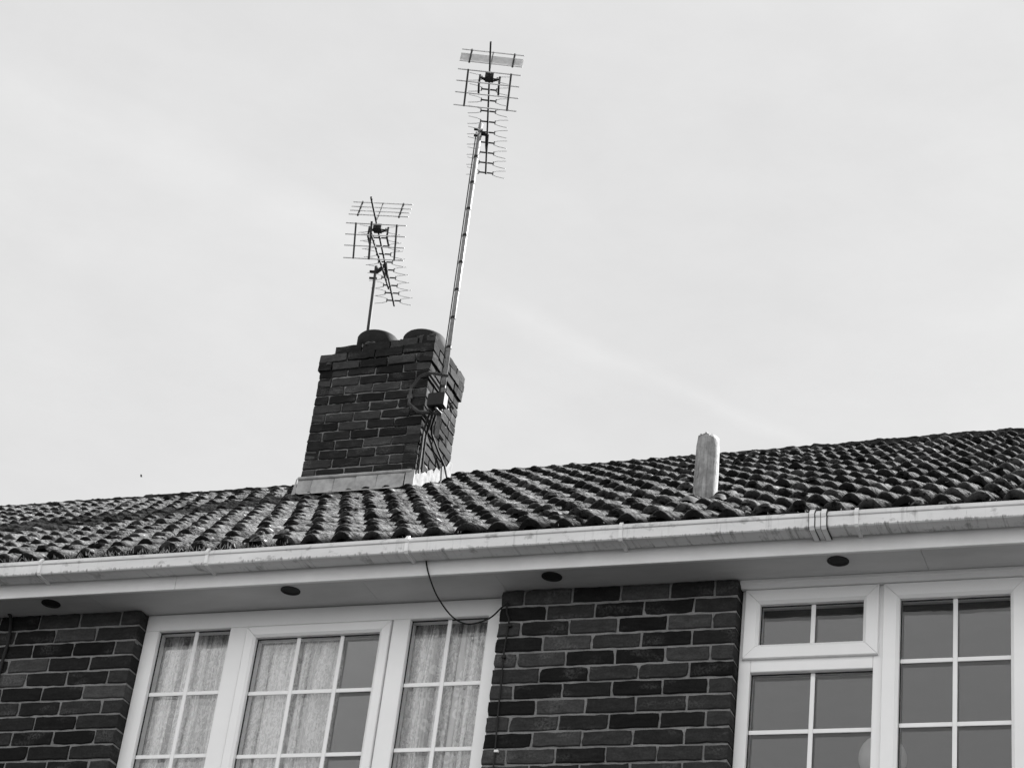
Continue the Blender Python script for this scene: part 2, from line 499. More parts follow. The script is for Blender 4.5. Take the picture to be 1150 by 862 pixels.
def window_right():
    f = MB(); a, b = 1.0905, 2.901
    yb = .14
    f.box(a, b, YF, yb, .052, ZT, bev=.003)
    f.box(a, 1.142, YF+.004, yb, WB+.07, .0515, bev=.003)
    f.box(1.664, 1.735, YF+.004, yb, WB+.07, .0515, bev=.003)
    f.box(2.265, 2.335, YF+.004, yb, WB+.07, .0515, bev=.003)
    f.box(2.855, b, YF+.004, yb, WB+.07, .0515, bev=.003)
    f.box(1.1425, 1.6635, YF+.004, yb, -.331, -.26, bev=.003)  # transom
    f.box(2.3355, 2.8545, YF+.004, yb, -.331, -.26, bev=.003)
    f.box(a, b, YF, yb, WB, WB+.0695, bev=.003)
    f.box(a-.02, b+.02, -.03, YF-.001, WB-.03, WB-.001, bev=.004)
    # cover bead under the soffit
    f.prism_x([(.018,.0785),(.018,.064),(.030,.060),(.040,.048),(.0635,.048),(.0635,.0785)], a-.001, b)
    w_ = f.build('window', M_pvc, house)
    tag(w_, 'three light window without curtains')
    y = .098
    for x0, x1 in ((1.107, 1.686), (2.316, 2.875)):
        c = MB(); mitred(c, x0, x1, -.275, .0465, .066, YF-.014, yb-.012, lip=.014)
        c.build('top_sash', M_pvc, w_)
        pane(w_, x0+.066, x1-.066, -.209, -.0195, y-.008, [(x0+x1)/2+.004], [])
    c = MB(); mitred(c, 1.7045, 2.298, WB+.074, .0465, .069, YF-.014, yb-.012, lip=.014)
    c.build('casement', M_pvc, w_)
    pane(w_, 1.7735, 2.229, WB+.143, -.0225, y-.008, [2.0005], [-.299, -.583, -.867])
    pane(w_, 1.142, 1.664, WB+.07, -.331, y+.004, [1.407], [-.592, -.850])
    pane(w_, 2.335, 2.855, WB+.07, -.331, y+.004, [2.595], [-.592, -.850])
window_right()

# inner window boards
for a_, b_ in ((-1.83, -.005), (1.092, 2.9)):
    wb = MB(); wb.box(a_, b_, .142, .46, WB-.02, WB+.012, bev=.004); wb.build('window_board', M_pvc2, house)

# ---- eaves
sf = MB()
jx = [XL-.15, -7.4, -5.0, -2.42+.4, -.62, .02, 1.9, 3.4, XR+.15]
for k in range(len(jx)-1):
    sf.box(jx[k]+.0008, jx[k+1]-.0008, -.186, .20, SOFF, SOFF+.009)
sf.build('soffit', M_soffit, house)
fa = MB()
jf = [XL-.15, -5.6, -1.553, 2.9, XR+.15]
for k in range(len(jf)-1):
    fa.prism_x([(-.2065,.072),(-.2065,.205),(-.188,.205),(-.188,.0705),(-.2045,.0695)], jf[k]+.0009, jf[k+1]-.0009)
fa.build('fascia', M_pvc2, house)
GP = [(-.212,.205),(-.212,.146),(-.216,.1395),(-.235,.1375),(-.292,.1365),(-.3035,.138),(-.3075,.1425),(-.3100,.185),
      (-.3150,.1880),(-.3165,.1925),(-.3140,.1985),(-.3020,.2140),(-.2980,.212),(-.3030,.187),(-.2995,.150),(-.290,.146),(-.275,.145),(-.252,.145),(-.232,.146),(-.2185,.155),(-.2185,.205)]
gu = MB()
XG = 1.498
# slightly wavy, old runs
def run(x0, x1, n):
    P = len(GP); vs = []; fs = []
    for i in range(n+1):
        x = x0 + (x1-x0)*i/n
        dz = .0022*math.sin(x*1.3+.6) - .0022*math.cos(x*.55)
        for y, z in GP: vs.append((x, y, z+dz))
    for i in range(n):
        for k in range(P): fs.append((i*P+k, i*P+(k+1)%P, (i+1)*P+(k+1)%P, (i+1)*P+k))
    fs += [tuple(range(P))[::-1], tuple(n*P+k for k in range(P))]
    gu.add(vs, fs)
run(XL-.2, -4.6, 20); run(-4.598, XG-.001, 40); run(XG+.001, XR+.2, 20)
gut = gu.build('gutter', M_gutter, house)
def strap(x, w, proud, union=False, dark=False):
    b = MB(); out = [(-.2070,.136),(-.235,.1375),(-.292,.1365),(-.3035,.138),(-.3075,.1425),(-.3100,.185),(-.3155,.1880),(-.3170,.1925),(-.3145,.1985),(-.3025,.2145)]
    n = len(out); vs = []
    for i, (y, z) in enumerate(out):
        a = out[max(i-1,0)]; c = out[min(i+1,n-1)]
        ty, tz = c[0]-a[0], c[1]-a[1]; l = math.hypot(ty, tz); ny, nz = tz/l, -ty/l
        if ny*(y+.25)+nz*(z-.19) < 0: ny, nz = -ny, -nz
        for xx in (x-w/2, x+w/2):
            vs.append((xx, y+ny*proud, z+nz*proud)); vs.append((xx, y-ny*.0005, z-nz*.0005))
    fs = []
    for i in range(n-1):
        q = i*4
        fs += [(q, q+2, q+6, q+4), (q, q+4, q+5, q+1), (q+2, q+3, q+7, q+6)]
    fs += [(0,1,3,2), (4*n-4, 4*n-2, 4*n-1, 4*n-3)]
    b.add(vs, fs)
    o = b.build('union_edge' if dark else 'union_clip' if union else 'bracket', M_dark if dark else M_pvc2, gut, fixn=True)
for x in (-6.2, -5.2, -4.2, -3.2, -2.241, -1.352, -.354, .641, 1.660, 2.6, 3.6, 4.6): strap(x, .016, .0075)
strap(1.499, .078, .0040, True)
for x in (1.474, 1.524):
    strap(x, .021, .0110, True)
    for e in (-.0125, .0125): strap(x+e, .0035, .0060, True, True)  # thin dark strips along both edges of each clip
# soffit vents
for x in [-2.272 + 1.272*k for k in range(-4, 6)]:
    v = MB(); 
    v.lathe((x, -.113, SOFF-.004), [(.046,.0038),(.046,.0),(.036,.0),(.034,.0036)], 28)
    vo = v.build('soffit_vent', M_dark, house, smooth=False)

# ---- roof
TH = math.atan(.6405); CT, ST = math.cos(TH), math.sin(TH)
RY0, RZ0 = -.28, .185
YR = 5.05
def ridge_lift(X):            # the old ridge rises a little towards the right
    t = min(1, max(0, (X+1.6)/3.4)); return .035*t*t*(3-2*t)
def rp(X, s, h):
    k = s/6.3
    z = RZ0 + s*ST + h*CT + ridge_lift(X)*k + .012*math.sin(X*1.1+s*.6)*min(1, k*2)
    return (X, RY0 + s*CT - h*ST, z)
U = .15; PH = .057; GA = .336
def prof(x):
    """height above the pan at distance x from the nearest roll crest"""
    x = abs(x)
    if x < .056: return .044*(math.cos(PI/2*x/.056))**.85
    return 0.0
SROWS = int(6.28/GA) + 1
roof = MB()
AX = [-.075 + .15*(k/12) for k in range(13)] ; 
def tile(X0, s0, fine):
    """one double-roll tile; X0 = its left edge, s0 = its lower edge along the slope"""
    dx = random.uniform(-.005, .005); ds = random.uniform(-.016, .016); dh = random.uniform(-.005, .006)
    skew = random.uniform(-.02, .02); tilt = random.uniform(-.006, .006)
    if random.random() < .04: ds -= random.uniform(.01, .03); dh += .004
    seed = random.uniform(0, 100)
    mossy = random.uniform(-.25, .25); chip = random.random() < .12; chx = random.random()
    nx = 34 if fine else 16
    ts = [(-1, .002), (0, .0), (1, .006), (1, .022), (1, .04), (1, .065), (1, .09), (1, .12), (1, .155), (1, .19), (1, .23), (1, .27), (1, .31), (1, .40)] if fine else [(-1,.002),(0,.0),(1,.006),(1,.2),(1,.40)]
    vs = []; at = []
    for (kind, t) in ts:
        for i in range(nx+1):
            u = i/nx; xr = u*.30 - .15
            # crest positions at +-.075 inside the tile
            c = .075 if xr > 0 else -.075
            p = prof(xr - c)
            h = p + .036*(1 - t/GA) + dh + tilt*(u-.5)*2
            X = X0 + u*.2985 + dx; s = s0 + t + ds + skew*(u-.5)
            nz = mnoise.noise((X*22+seed, s*22, 1.3)); n2 = mnoise.noise((X*60, s*60+seed, 4.0))
            n3 = mnoise.noise((X*115, s*115, seed)); h += .0050*nz + .0038*n2 + .0030*n3
            s += (.007*nz + .006*n2 + .004*n3) if kind <= 0 or t < .01 else .003*n3
            mo = 1.0 - min(1.0, max(0.0, (p-.006)/.024))  # mossy pans, darkened further to paint in the shade between rolls
            if kind == -1: h -= .035; mo = 1.0  # butt faces get the full painted shade
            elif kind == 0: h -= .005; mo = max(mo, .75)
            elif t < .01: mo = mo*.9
            if chip and t < .03 and abs(u-chx) < .06: s += .016*(1-abs(u-chx)/.06)
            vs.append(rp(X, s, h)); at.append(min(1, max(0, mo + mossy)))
    w = nx+1; fs = []
    for r in range(len(ts)-1):
        for i in range(nx): fs.append((r*w+i, r*w+i+1, (r+1)*w+i+1, (r+1)*w+i))
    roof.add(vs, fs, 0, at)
xs0 = PH - .075
kx0 = int(math.floor((XL - .3 - xs0)/.30)); kx1 = int(math.ceil((XR + .2 - xs0)/.30))
for r in range(SROWS):
    s0 = .03 + r*GA
    if s0 > 6.2: break
    for k in range(kx0, kx1):
        tile(xs0 + .30*k, s0, True)
# far slope and underlay so that no light leaks
ZR = RZ0 + (YR-RY0)*.6405
roof.add([(XL-.3,RY0+.03,RZ0-.022),(XR+.3,RY0+.03,RZ0-.022),(XR+.3,YR,ZR-.03),(XL-.3,YR,ZR-.03)], [(0,1,2,3)], 0, 1.0)
roof.add([(XL-.3,YR+.01,ZR+.01),(XR+.3,YR+.01,ZR+.01),(XR+.3,2*YR-RY0,RZ0),(XL-.3,2*YR-RY0,RZ0)], [(0,1,2,3)], 0, .6)
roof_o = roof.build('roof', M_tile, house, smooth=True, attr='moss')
# moss cushions and lumps lying in the pans and along the tile edges
mo_ = MB()
for q in range(1500):
    X = random.uniform(-7.5, 4.2); rr = random.randint(0, 17)
    edge = random.random() < .7
    s_ = .03 + rr*GA + (random.uniform(-.012, .03) if edge else random.uniform(.03, GA))
    if s_ > 6.2: continue
    xr = ((X - PH + .075) % .15) - .075
    t = (s_ - .03) % GA
    h = prof(xr) + .036*(1 - t/GA) - .004
    r0 = random.uniform(.006, .019)*(1.3 if random.random() < .12 else 1)
    c = Vector(rp(X, s_, h)); vs = []; fs = []; n = 8; se = random.uniform(0, 50)
    for j, (rz, rad) in enumerate(((-.3, 1.0), (.25, .95), (.6, .7), (.8, .25))):
        for k in range(n):
            an = 2*PI*k/n; f = 1 + .45*mnoise.noise((math.cos(an)*1.5+se, math.sin(an)*1.5, j*.9))
            vs.append((c.x + r0*1.5*rad*f*math.cos(an), c.y + r0*1.5*rad*f*math.sin(an), c.z + r0*rz*f + r0*1.5*rad*f*math.sin(an)*.64))
    fs = [(j*n+k, j*n+(k+1)%n, (j+1)*n+(k+1)%n, (j+1)*n+k) for j in range(3) for k in range(n)] + [tuple(3*n+k for k in range(n))]
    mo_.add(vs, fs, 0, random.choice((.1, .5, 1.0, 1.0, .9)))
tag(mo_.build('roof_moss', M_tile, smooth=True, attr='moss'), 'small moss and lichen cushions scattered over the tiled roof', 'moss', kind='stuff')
# ridge tiles
rd = MB()
x = XL - .3
while x < XR + .3:
    L = .45; n = 14; rows = 18; vs = []; at = []
    dz = random.uniform(-.003, .003); tl = random.uniform(-.003, .003)
    for i in range(rows+1):
        X = x + (L-.002)*i/rows
        for k in range(n+1):
            an = PI*k/n; r0 = .112 + (.006 if i in (0, 1, rows) else 0)
            nn = mnoise.noise((X*16, k*1.3, 2.2))*.010 + mnoise.noise((X*45, k*2.3, 7.2))*.008
            y = YR + (r0+nn)*math.cos(an); z = ZR - .050 + (r0+nn)*1.02*math.sin(an) + dz + tl*(i/rows-.5) + ridge_lift(X)*.97
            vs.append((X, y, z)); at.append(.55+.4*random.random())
    w = n+1
    fs = [(i*w+k, i*w+k+1, (i+1)*w+k+1, (i+1)*w+k) for i in range(rows) for k in range(n)]
    rd.add(vs, fs, 0, at); x += L
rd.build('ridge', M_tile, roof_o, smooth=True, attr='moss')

# ---- chimney
cx0, cx1, cy0, cy1 = -3.183, -2.321, 3.70, 4.27
CZT = 4.05
ch = MB()
def ctone():
    r = random.random()
    return random.uniform(.014, .028) if r < .6 else random.uniform(.030, .055)
ncr = 21
for i in range(ncr):
    z1 = CZT - i*C - .005; z0 = z1 - .065
    if z1 < 2.6: break
    o = .014 if i < 3 else (.0)
    if i == 1: o = .017
    W = cx1 - cx0 + 2*o; D = cy1 - cy0 + 2*o
    def cells(L, shift):
        js = [0.0]; q = .1075 + (.1125 if shift else 0)
        while q < L - .05: js.append(q); q += L/4/1.0 if False else .2175
        js.append(L); return js
    for face in range(4):
        L = W if face in (0, 2) else D
        js = cells(L, (i + face) % 2)
        for k in range(len(js)-1):
            a = js[k] + (.005 if k else 0); b = js[k+1] - (.005 if k < len(js)-2 else 0)
            # broken, missing bricks at the upper left corner
            if face == 0 and ((i == 0 and b < .24) or (i == 1 and b < .12)):
                # only broken stubs are left here
                if i == 0 and b > .15: b = a + .09
                elif i == 1: a = a + .05; z1 = z0 + .045
                else: continue
            if face == 3 and ((i == 0) and a > L-.25): continue
            if face == 3 and ((i == 1) and a > L-.12): continue
            if face == 0: tf = lambda x, y, z, o=o: (cx0 - o + x, cy0 - o + y, z)
            elif face == 1: tf = lambda x, y, z, o=o: (cx1 + o - y, cy0 - o + x, z)
            elif face == 2: tf = lambda x, y, z, o=o: (cx1 + o - x, cy1 + o - y, z)
            else: tf = lambda x, y, z, o=o: (cx0 - o + y, cy1 + o - x, z)
            dd = .1
            zj = random.uniform(-.004, .004) if i > 2 else random.uniform(-.008, .006)
            if i < 3:
                t0 = tf
                tf = lambda x, y, z, t0=t0, i=i: (lambda q: (q[0], q[1], q[2] - .034*min(1, max(0, (cx1-q[0])/(cx1-cx0)))*(3-i)/3 - (.014 if i == 0 else .006)))(t0(x, y, z))
            brick(ch, a, b, z0+zj, z1+zj, y=0, depth=dd, t=ctone(), fine=True, tf=tf, jit=.0030)
ch.box(cx0+.010, cx1-.010, cy0+.010, cy1-.010, 2.45, 3.85, mi=1)
ch.box(cx0+.16, cx1-.010, cy0+.004, cy1-.004, 3.851, 3.985, mi=1); ch.box(cx0+.02, cx0+.158, cy0+.01, cy1-.01, 3.851, 3.915, mi=1)
# mortar flaunching on the top, uneven
fl = []; ff = []
nx, ny = 14, 8
for j in range(ny+1):
    for i in range(nx+1):
        u, v = i/nx, j/ny
        e = min(u, 1-u, v, 1-v)
        z = 3.985 + min(.05, e*.35) + .012*mnoise.noise((u*6, v*4, 3.1))
        if u < .28 and v < .6: z -= .05*(1-u/.28)
        fl.append((cx0+.06+u*(cx1-cx0-.07), cy0+.008+v*(cy1-cy0-.016), z))
for j in range(ny):
    for i in range(nx): ff.append((j*(nx+1)+i, j*(nx+1)+i+1, (j+1)*(nx+1)+i+1, (j+1)*(nx+1)+i))
ch.add(fl, ff, 1)
chim = ch.build('chimney', [M_brick, M_mortarc], roof_o, attr='tone')
tag(chim, 'dark brick chimney with a crumbling upper left corner')
ch_l = MB()
for q in range(46):
    u = random.random(); X = cx0 + .01 + u*(cx1-cx0-.02); edge = random.random() < .7
    Yq = cy0 + random.uniform(-.012, .05) if edge else random.uniform(cy0, cy1)
    zq = CZT - .018 - .034*(1-u) - (.075 if u < .27 else 0) - (.06 if u < .12 else 0)
    r0 = random.uniform(.008, .024); vs = []; n = 7; se = random.uniform(0, 60)
    for j, (rz, rad) in enumerate(((-.6, 1.0), (.2, .95), (.6, .6), (.75, .15))):
        for k in range(n):
            an = 2*PI*k/n; f = 1 + .7*mnoise.noise((math.cos(an)*1.4+se, math.sin(an)*1.4, j))
            vs.append((X + 1.4*r0*rad*f*math.cos(an), Yq + r0*rad*f*math.sin(an), zq + r0*rz*f))
    ch_l.add(vs, [(j*n+k, j*n+(k+1)%n, (j+1)*n+(k+1)%n, (j+1)*n+k) for j in range(3) for k in range(n)] + [tuple(3*n+k for k in range(n))], 0, .03)
tag(ch_l.build('mortar_crust', M_soot, chim, smooth=True), kind='stuff')
for px, r0, pz in ((-2.907, .150, .036), (-2.530, .156, -.002)):
    p = MB(); p.lathe((px, 3.985, 4.00), [(r0-.02,0),(r0-.02,.08+pz),(r0-.006,.095+pz),(r0,.105+pz),(r0+.005,.13+pz),(r0+.005,.185+pz),(r0-.006,.20+pz),(r0-.03,.19+pz),(r0-.034,.06),(.02,.05)], 32, jit=.006)
    p.build('chimney_pot', M_pot, chim, smooth=True)
# lead flashings
fz = lambda Y: RZ0 + (Y-RY0)*.6405
fl = MB()
zb, zt_ = fz(cy0)+.035, 2.922
segs = [(cx0-.012, cx0+.10), (cx0+.10, cx0+.27), (cx0+.27, cx0+.44), (cx0+.44, cx0+.60), (cx0+.60, cx1-.055)]
for (a, b) in segs:                 # front apron, lapped sheets
    n = 5; vs = []; lapo = random.uniform(.004, .016)
    tilt = random.uniform(-.003, .005)
    for i in range(n+1):
        X = a + (b-a-.005)*i/n; w = .002*mnoise.noise((X*20, 1, 1))
        if i == n: lapo -= .004
        vs += [(X, cy0-.004, zt_-.004), (X, cy0-lapo-w, zt_-.014), (X, cy0-lapo-.010-w+tilt*(i/n), zb+.04), (X + .045*max(0, 1-(X-cx0)/.5), cy0-.06, zb+.005), (X + .11*max(0, 1-(X-cx0)/.5), cy0-.17, zb-.062)]
    fs = [(i*5+k, (i+1)*5+k, (i+1)*5+k+1, i*5+k+1) for i in range(n) for k in range(4)]
    fl.add(vs, fs)
# rolled top welt of mortar/lead
pts = []
for i in range(13):
    X = cx0-.01 + (cx1-cx0+.0)*i/12
    pts.append((X, cy0-.010, zt_+.004+.004*mnoise.noise((X*15, 2, 0))))
fl.tube(pts, .013, 8)
# corner piece at the right and left ends
fl.box(cx1-.054, cx1+.012, cy0-.014, cy0-.002, zb-.02, zt_+.012, bev=.003)
fl.add([(cx0-.016,cy0-.012,zt_+.01),(cx0-.016,cy0-.012,zb-.03),(cx0-.050,cy0-.02,zb-.030),(cx0-.025,cy0-.012,zt_-.0)], [(0,1,2,3)])
fl.build('apron_flashing', M_lead, chim, fixn=True)
nst = 6
yy = [cy0-.012 + (cy1-cy0+.03)*k/nst for k in range(nst+1)]
for sx, X in ((1, cx1+.005), (-1, cx0-.005)):
    st = MB()                           # stepped flashing up each side
    for k in range(nst):
        a, b = yy[k], yy[k+1]
        za, zb2 = fz(a)+.02, fz(b)+.02
        top = fz(a) + .265 + random.uniform(-.03, .02); 
        tl_ = top - .02; fl_ = random.uniform(.25, .6)
        q = [(X, a, za), (X, b+.004, zb2), (X+.002*sx, b+.004, tl_), (X+.002*sx, b-(b-a)*fl_, tl_-.004), (X+.002*sx, a+.004, tl_-random.uniform(.05, .09))]
        st.add(q + [(x_ + .003*sx, y_, z_) for x_, y_, z_ in q], [(0,1,2,3,4),(5,6,7,8,9),(0,1,6,5),(1,2,7,6),(2,3,8,7),(3,4,9,8),(4,0,5,9)])
    # sheet lying on the tiles beside the stack
    vs = []
    for k in range(13):
        s = k/12; Y = cy0-.06 + (cy1+.12-cy0)*s
        for j, dxx in enumerate((0, .05, .11)):
            vs.append((X + sx*dxx, Y, fz(Y) + (.05 if j == 0 else .062 + .012*mnoise.noise((Y*14, j, sx)))))
    st.add(vs, [(k*3+j, (k+1)*3+j, (k+1)*3+j+1, k*3+j+1) for k in range(12) for j in range(2)])
    st.build('stepped_flashing', M_leadpale, chim, fixn=True)

# ---- lead sleeved vent pipe through the roof
vp = MB(); px, py = .6925, .70
zb0 = fz(py)
prof_ = [(0, .0615, 0), (.05, .061, 0), (.10, .060, 0), (.15, .0595, 0), (.2, .059, 0), (.25, .0585, 0), (.285, .0575, 0), (.304, .0570, 0), (.318, .0545, .0)]
n = 20; vs = []; fs = []
for (dz, r0, _) in prof_:
    for k in range(n):
        an = 2*PI*k/n
        r = r0*(1 + .012*math.cos(4*(an+.5))) * (1 + .035*mnoise.noise((math.cos(an)*2.2, math.sin(an)*2.2, dz*14)))
        vs.append((px + r*math.cos(an) - .003*dz/.3, py + r*math.sin(an), zb0 - .05 + dz*1.33))
for i in range(len(prof_)-1):
    for k in range(n): fs.append((i*n+k, i*n+(k+1)%n, (i+1)*n+(k+1)%n, (i+1)*n+k))
# crimped crown
base = (len(prof_)-1)*n
for k in range(n):
    an = 2*PI*k/n; r = .0540 - (.007 if k % 2 else 0)
    vs.append((px - .003 + r*math.cos(an), py + r*math.sin(an), zb0 - .05 + .318*1.33 + .022 + (.010 if k % 2 else 0) + random.uniform(-.006,.006)))
for k in range(n): fs.append((base+k, base+(k+1)%n, base+n+(k+1)%n, base+n+k))
for k in range(n):
    an = 2*PI*k/n; vs.append((px-.003+.034*math.cos(an), py+.034*math.sin(an), zb0-.05+.318*1.33-.02))
for k in range(n): fs.append((base+n+k, base+n+(k+1)%n, base+2*n+(k+1)%n, base+2*n+k))
fs.append(tuple(base+2*n+k for k in range(n)))
vp.add(vs, fs)
# two vertical creases in the lead
for (an, z0, z1) in ((R(-125), .05, .17), (R(-118), .2, .26)):
    x_, y_ = px + .0635*math.cos(an), py + .0635*math.sin(an)
    vp.tube([(x_, y_, zb0-.05+z0), (x_+.002, y_, zb0-.05+(z0+z1)/2), (x_+.001, y_, zb0-.05+z1)], [.0015, .0035, .0012], 6)
vpo = vp.build('vent_pipe', M_sleeve, roof_o, smooth=True, fixn=True)
ap = MB(); vs = []; nx, ny = 30, 12         # lead apron dressed over the tiles
for j in range(ny+1):
    for i in range(nx+1):
        X = px - .13 + .28*i/nx; s = (py-RY0)/CT - .20 + .30*j/ny
        xr = ((X - PH + .075) % .15) - .075
        h = prof(xr)*.75 + .040 + .004*mnoise.noise((X*20, s*20, 1)) - (.012 if i in (0, nx) or j == 0 else 0)
        vs.append(rp(X, s, h))
ap.add(vs, [(j*(nx+1)+i, j*(nx+1)+i+1, (j+1)*(nx+1)+i+1, (j+1)*(nx+1)+i) for j in range(ny) for i in range(nx)])
ap.build('apron', M_leadd, vpo, smooth=True)

# ------------------------------------------------------------------ dry moss and grass along the gutter (not countable)
ms = MB()
for k in range(420):
    X = random.uniform(-2.6, -.95) if k < 330 else random.uniform(-.9, 2.3)
    s = random.uniform(.0, .05); l = random.uniform(.012, .035) if k < 330 else random.uniform(.005, .014)
    p = Vector(rp(X, s, random.uniform(.02, .045)))
    d = Vector((random.uniform(-.6,.6), random.uniform(-.9, .1), random.uniform(.2, 1))).normalized()*l
    w = Vector((random.uniform(-1,1), random.uniform(-.4,.4), 0)).normalized()*random.uniform(.0015,.004)
    ms.add([p-w, p+w, p+d*.6+w*.7, p+d, p+d*.6-w*.7], [(0,1,2,3,4)])
tag(ms.build('gutter_moss', M_moss), 'pale dry moss tufts along the gutter edge', 'moss', kind='stuff')

# ------------------------------------------------------------------ television aerials
def aerial(base, mast_top, mast_r, apex, bdir, back, front, pitch, nd, label, group, dense, cradle, foot):
    """Yagi aerial: boom along bdir (horizontal), corner reflector at apex, X shaped directors"""
    root = empty('television_aerial', (base[0], base[1], base[2]+G))
    tag(root, label, 'aerial', group)
    b = Vector((bdir[0], bdir[1], 0)).normalized(); pr = Vector((b.y, -b.x, 0)); up = Vector((0,0,1)); A = Vector(apex)
    m = MB(); m.tube([base, ((base[0]+mast_top[0])/2, (base[1]+mast_top[1])/2, (base[2]+mast_top[2])/2), mast_top], mast_r, 12)
    mo = m.build('mast', M_mast if dense else M_mastd, root, smooth=True)
    bm_ = MB()
    p0, p1 = A - b*back, A + b*front
    # boom: square bar
    def bar(q0, q1, w, mbx):
        d = (q1-q0).normalized(); s_ = d.cross(up).normalized()*w/2; u_ = up*w/2
        vs = [q0-s_-u_, q0+s_-u_, q0+s_+u_, q0-s_+u_, q1-s_-u_, q1+s_-u_, q1+s_+u_, q1-s_+u_]
        mbx.add(vs, [(0,3,2,1),(4,5,6,7),(0,1,5,4),(1,2,6,5),(2,3,7,6),(3,0,4,7)])
    bar(p0, p1, .013, bm_)
    bm_.build('boom', M_boom, root)
    for sgn in (1, -1):
        w = MB(); wd = (b*math.cos(R(65)) + up*math.sin(R(65))*sgn)
        hw = .230
        if sgn > 0: rows = [.095, .285] + ([.115 + .013*k for k in range(9)] if dense else [.155, .215])
        else: rows = [.02, .105, .19, .285]
        for q in rows:
            c = A + wd*q
            if sgn > 0 and dense and .11 < q < .25: w.tube([c-pr*hw, c+pr*hw], .0032, 6)
            else: w.tube([c-pr*hw, c+pr*hw], .0050, 6)
        q0, q1 = (.08, .295) if sgn > 0 else (.015, .29)
        for e in ((-.158, .158) if sgn > 0 else (-.154, .158)):
            w.tube([A + wd*q0 + pr*e, A + wd*q1 + pr*e], .0075, 6, mi=1)
        if not dense or sgn > 0: w.tube([A + wd*.0 + pr*(.0 if sgn > 0 else -.035), A + wd*(q1) + pr*(.0 if sgn > 0 else -.035)], .004 if sgn > 0 else .009, 6, mi=1)
        w.build('reflector', [M_rod, M_boom], root)
    # dipole
    d = MB(); c = A + b*.09
    for (x0, z0) in ((.0, .0),):
        hb = [c + pr*e + up*z + b*f for f in (-.035, .035) for z in (-.02, .022) for e in (-.031, .031)]
        d.add(hb, [(0,1,3,2),(4,6,7,5),(0,4,5,1),(2,3,7,6),(0,2,6,4),(1,5,7,3)])
    for e in (-.07, .075):
        d.tube([c + pr*e + b*.02 + up*.03, c + pr*e + b*.02 - up*.06, c + pr*e + b*.12 - up*.06], .008, 6)
        d.tube([c + pr*e*.4 + b*.04, c + pr*e + b*.02 + up*.01], .007, 6)
    d.build('dipole', M_plastic, root)
    q = .12
    for k in range(nd):
        x = MB(); c = A + b*q + up*.012
        for sg in (-1, 1):
            e0 = c + pr*.055*sg
            x.tube([c + pr*.008*sg, e0], .0065, 6, mi=1)
            x.tube([e0 - up*.016, e0 + up*.016], .005, 6, mi=1)
            for z in (-1, 1):
                x.tube([e0 + up*.014*z, c + pr*.085*sg + up*.026*z, c + pr*.150*sg + up*.036*z], [.0034, .0032, .0030], 6)
        x.build('director', [M_rod, M_boom], root)
        q += pitch
    # clamp joining mast and boom
    cl = MB(); mt = Vector(mast_top); f = (mt - A).dot(b); on = A + b*f
    cl.tube([mt - up*.06, mt - up*.06 + (on-mt)*.5 + up*.02, on + up*.0, on + b*.10 - up*.02, on + b*.22], [.016, .016, .015, .012, .007], 8)
    cl.tube([mt - pr*.045 - up*.05, mt + pr*.02 - up*.05], .012, 6); cl.tube([mt - pr*.04 - up*.11, mt + pr*.02 - up*.11], .010, 6)
    cl.build('clamp', M_plastic, root)
    if cradle:
        c2 = MB(); bar(A + b*.06 - pr*.045 - up*.05, on + b*.30 - pr*.005 - up*.03, .013, c2)
        c2.build('cradle', M_boom, root)
    return root, mo

root1, mast1 = aerial((-2.2, 3.72, 3.198), (-2.218, 3.72, 5.93), .0165, (-1.877, 3.013, 5.834), (-.365, .931), .305, 1.268, .128, 10,
    'taller television aerial on a long pale mast bracketed to the chimney side', 'television aerials on the chimney', True, False, None)
root2, mast2 = aerial((-3.155, 4.31, 3.95), (-3.198, 4.30, 5.14), .0135, (-2.985, 3.775, 5.167), (-.265, .964), .31, 1.15, .108, 10,
    'shorter television aerial on a thin dark mast behind the left chimney pot', 'television aerials on the chimney', False, True, None)
# tape and cable ties on the tall mast
for k, z in enumerate([3.42, 3.60, 3.93, 4.18, 4.42, 4.66, 4.90, 5.14, 5.38, 5.62]):
    t = (z-3.198)/(5.93-3.198); X = -2.2 - .018*t
    tp = MB(); tp.tube([(X, 3.72, z-.010), (X, 3.72, z+.010)], .0195, 12); tp.build('tape', M_plastic, root1)
cx = MB()
cx.tube([(-2.2-.018*t - .021, 3.705, 3.45+(5.85-3.45)*t) for t in [k/12 for k in range(13)]], .0045, 6)
cx.build('coax_cable', M_cable, root1)
br = MB()                                    # corner bracket strapped round the chimney
def flat(pts, w=.026): br.tube(pts, w/2, 4)
flat([(-2.175,3.715,3.69),(-2.30,3.655,3.69),(-2.365,3.655,3.665),(-2.43,3.675,3.585),(-2.43,3.68,3.465),(-2.335,3.655,3.375),(-2.175,3.70,3.368)])
flat([(-2.305,3.66,3.69),(-2.305,4.15,3.69)], .02); flat([(-2.305,3.66,3.372),(-2.305,4.05,3.372)], .02)
br.tube([(-2.18,3.70,3.375),(-2.18,3.60,3.36)], .008, 6); br.tube([(-2.24,3.70,3.375),(-2.24,3.61,3.36)], .008, 6)
br.box(-2.45,-2.41,3.672,3.69,3.50,3.54, bev=.004)
br.build('wall_bracket', M_iron, root1)
bx = MB(); bx.box(-2.268,-2.142,3.625,3.698,3.40,3.505, bev=.006)
bx.build('amplifier_box', M_plastic, root1)
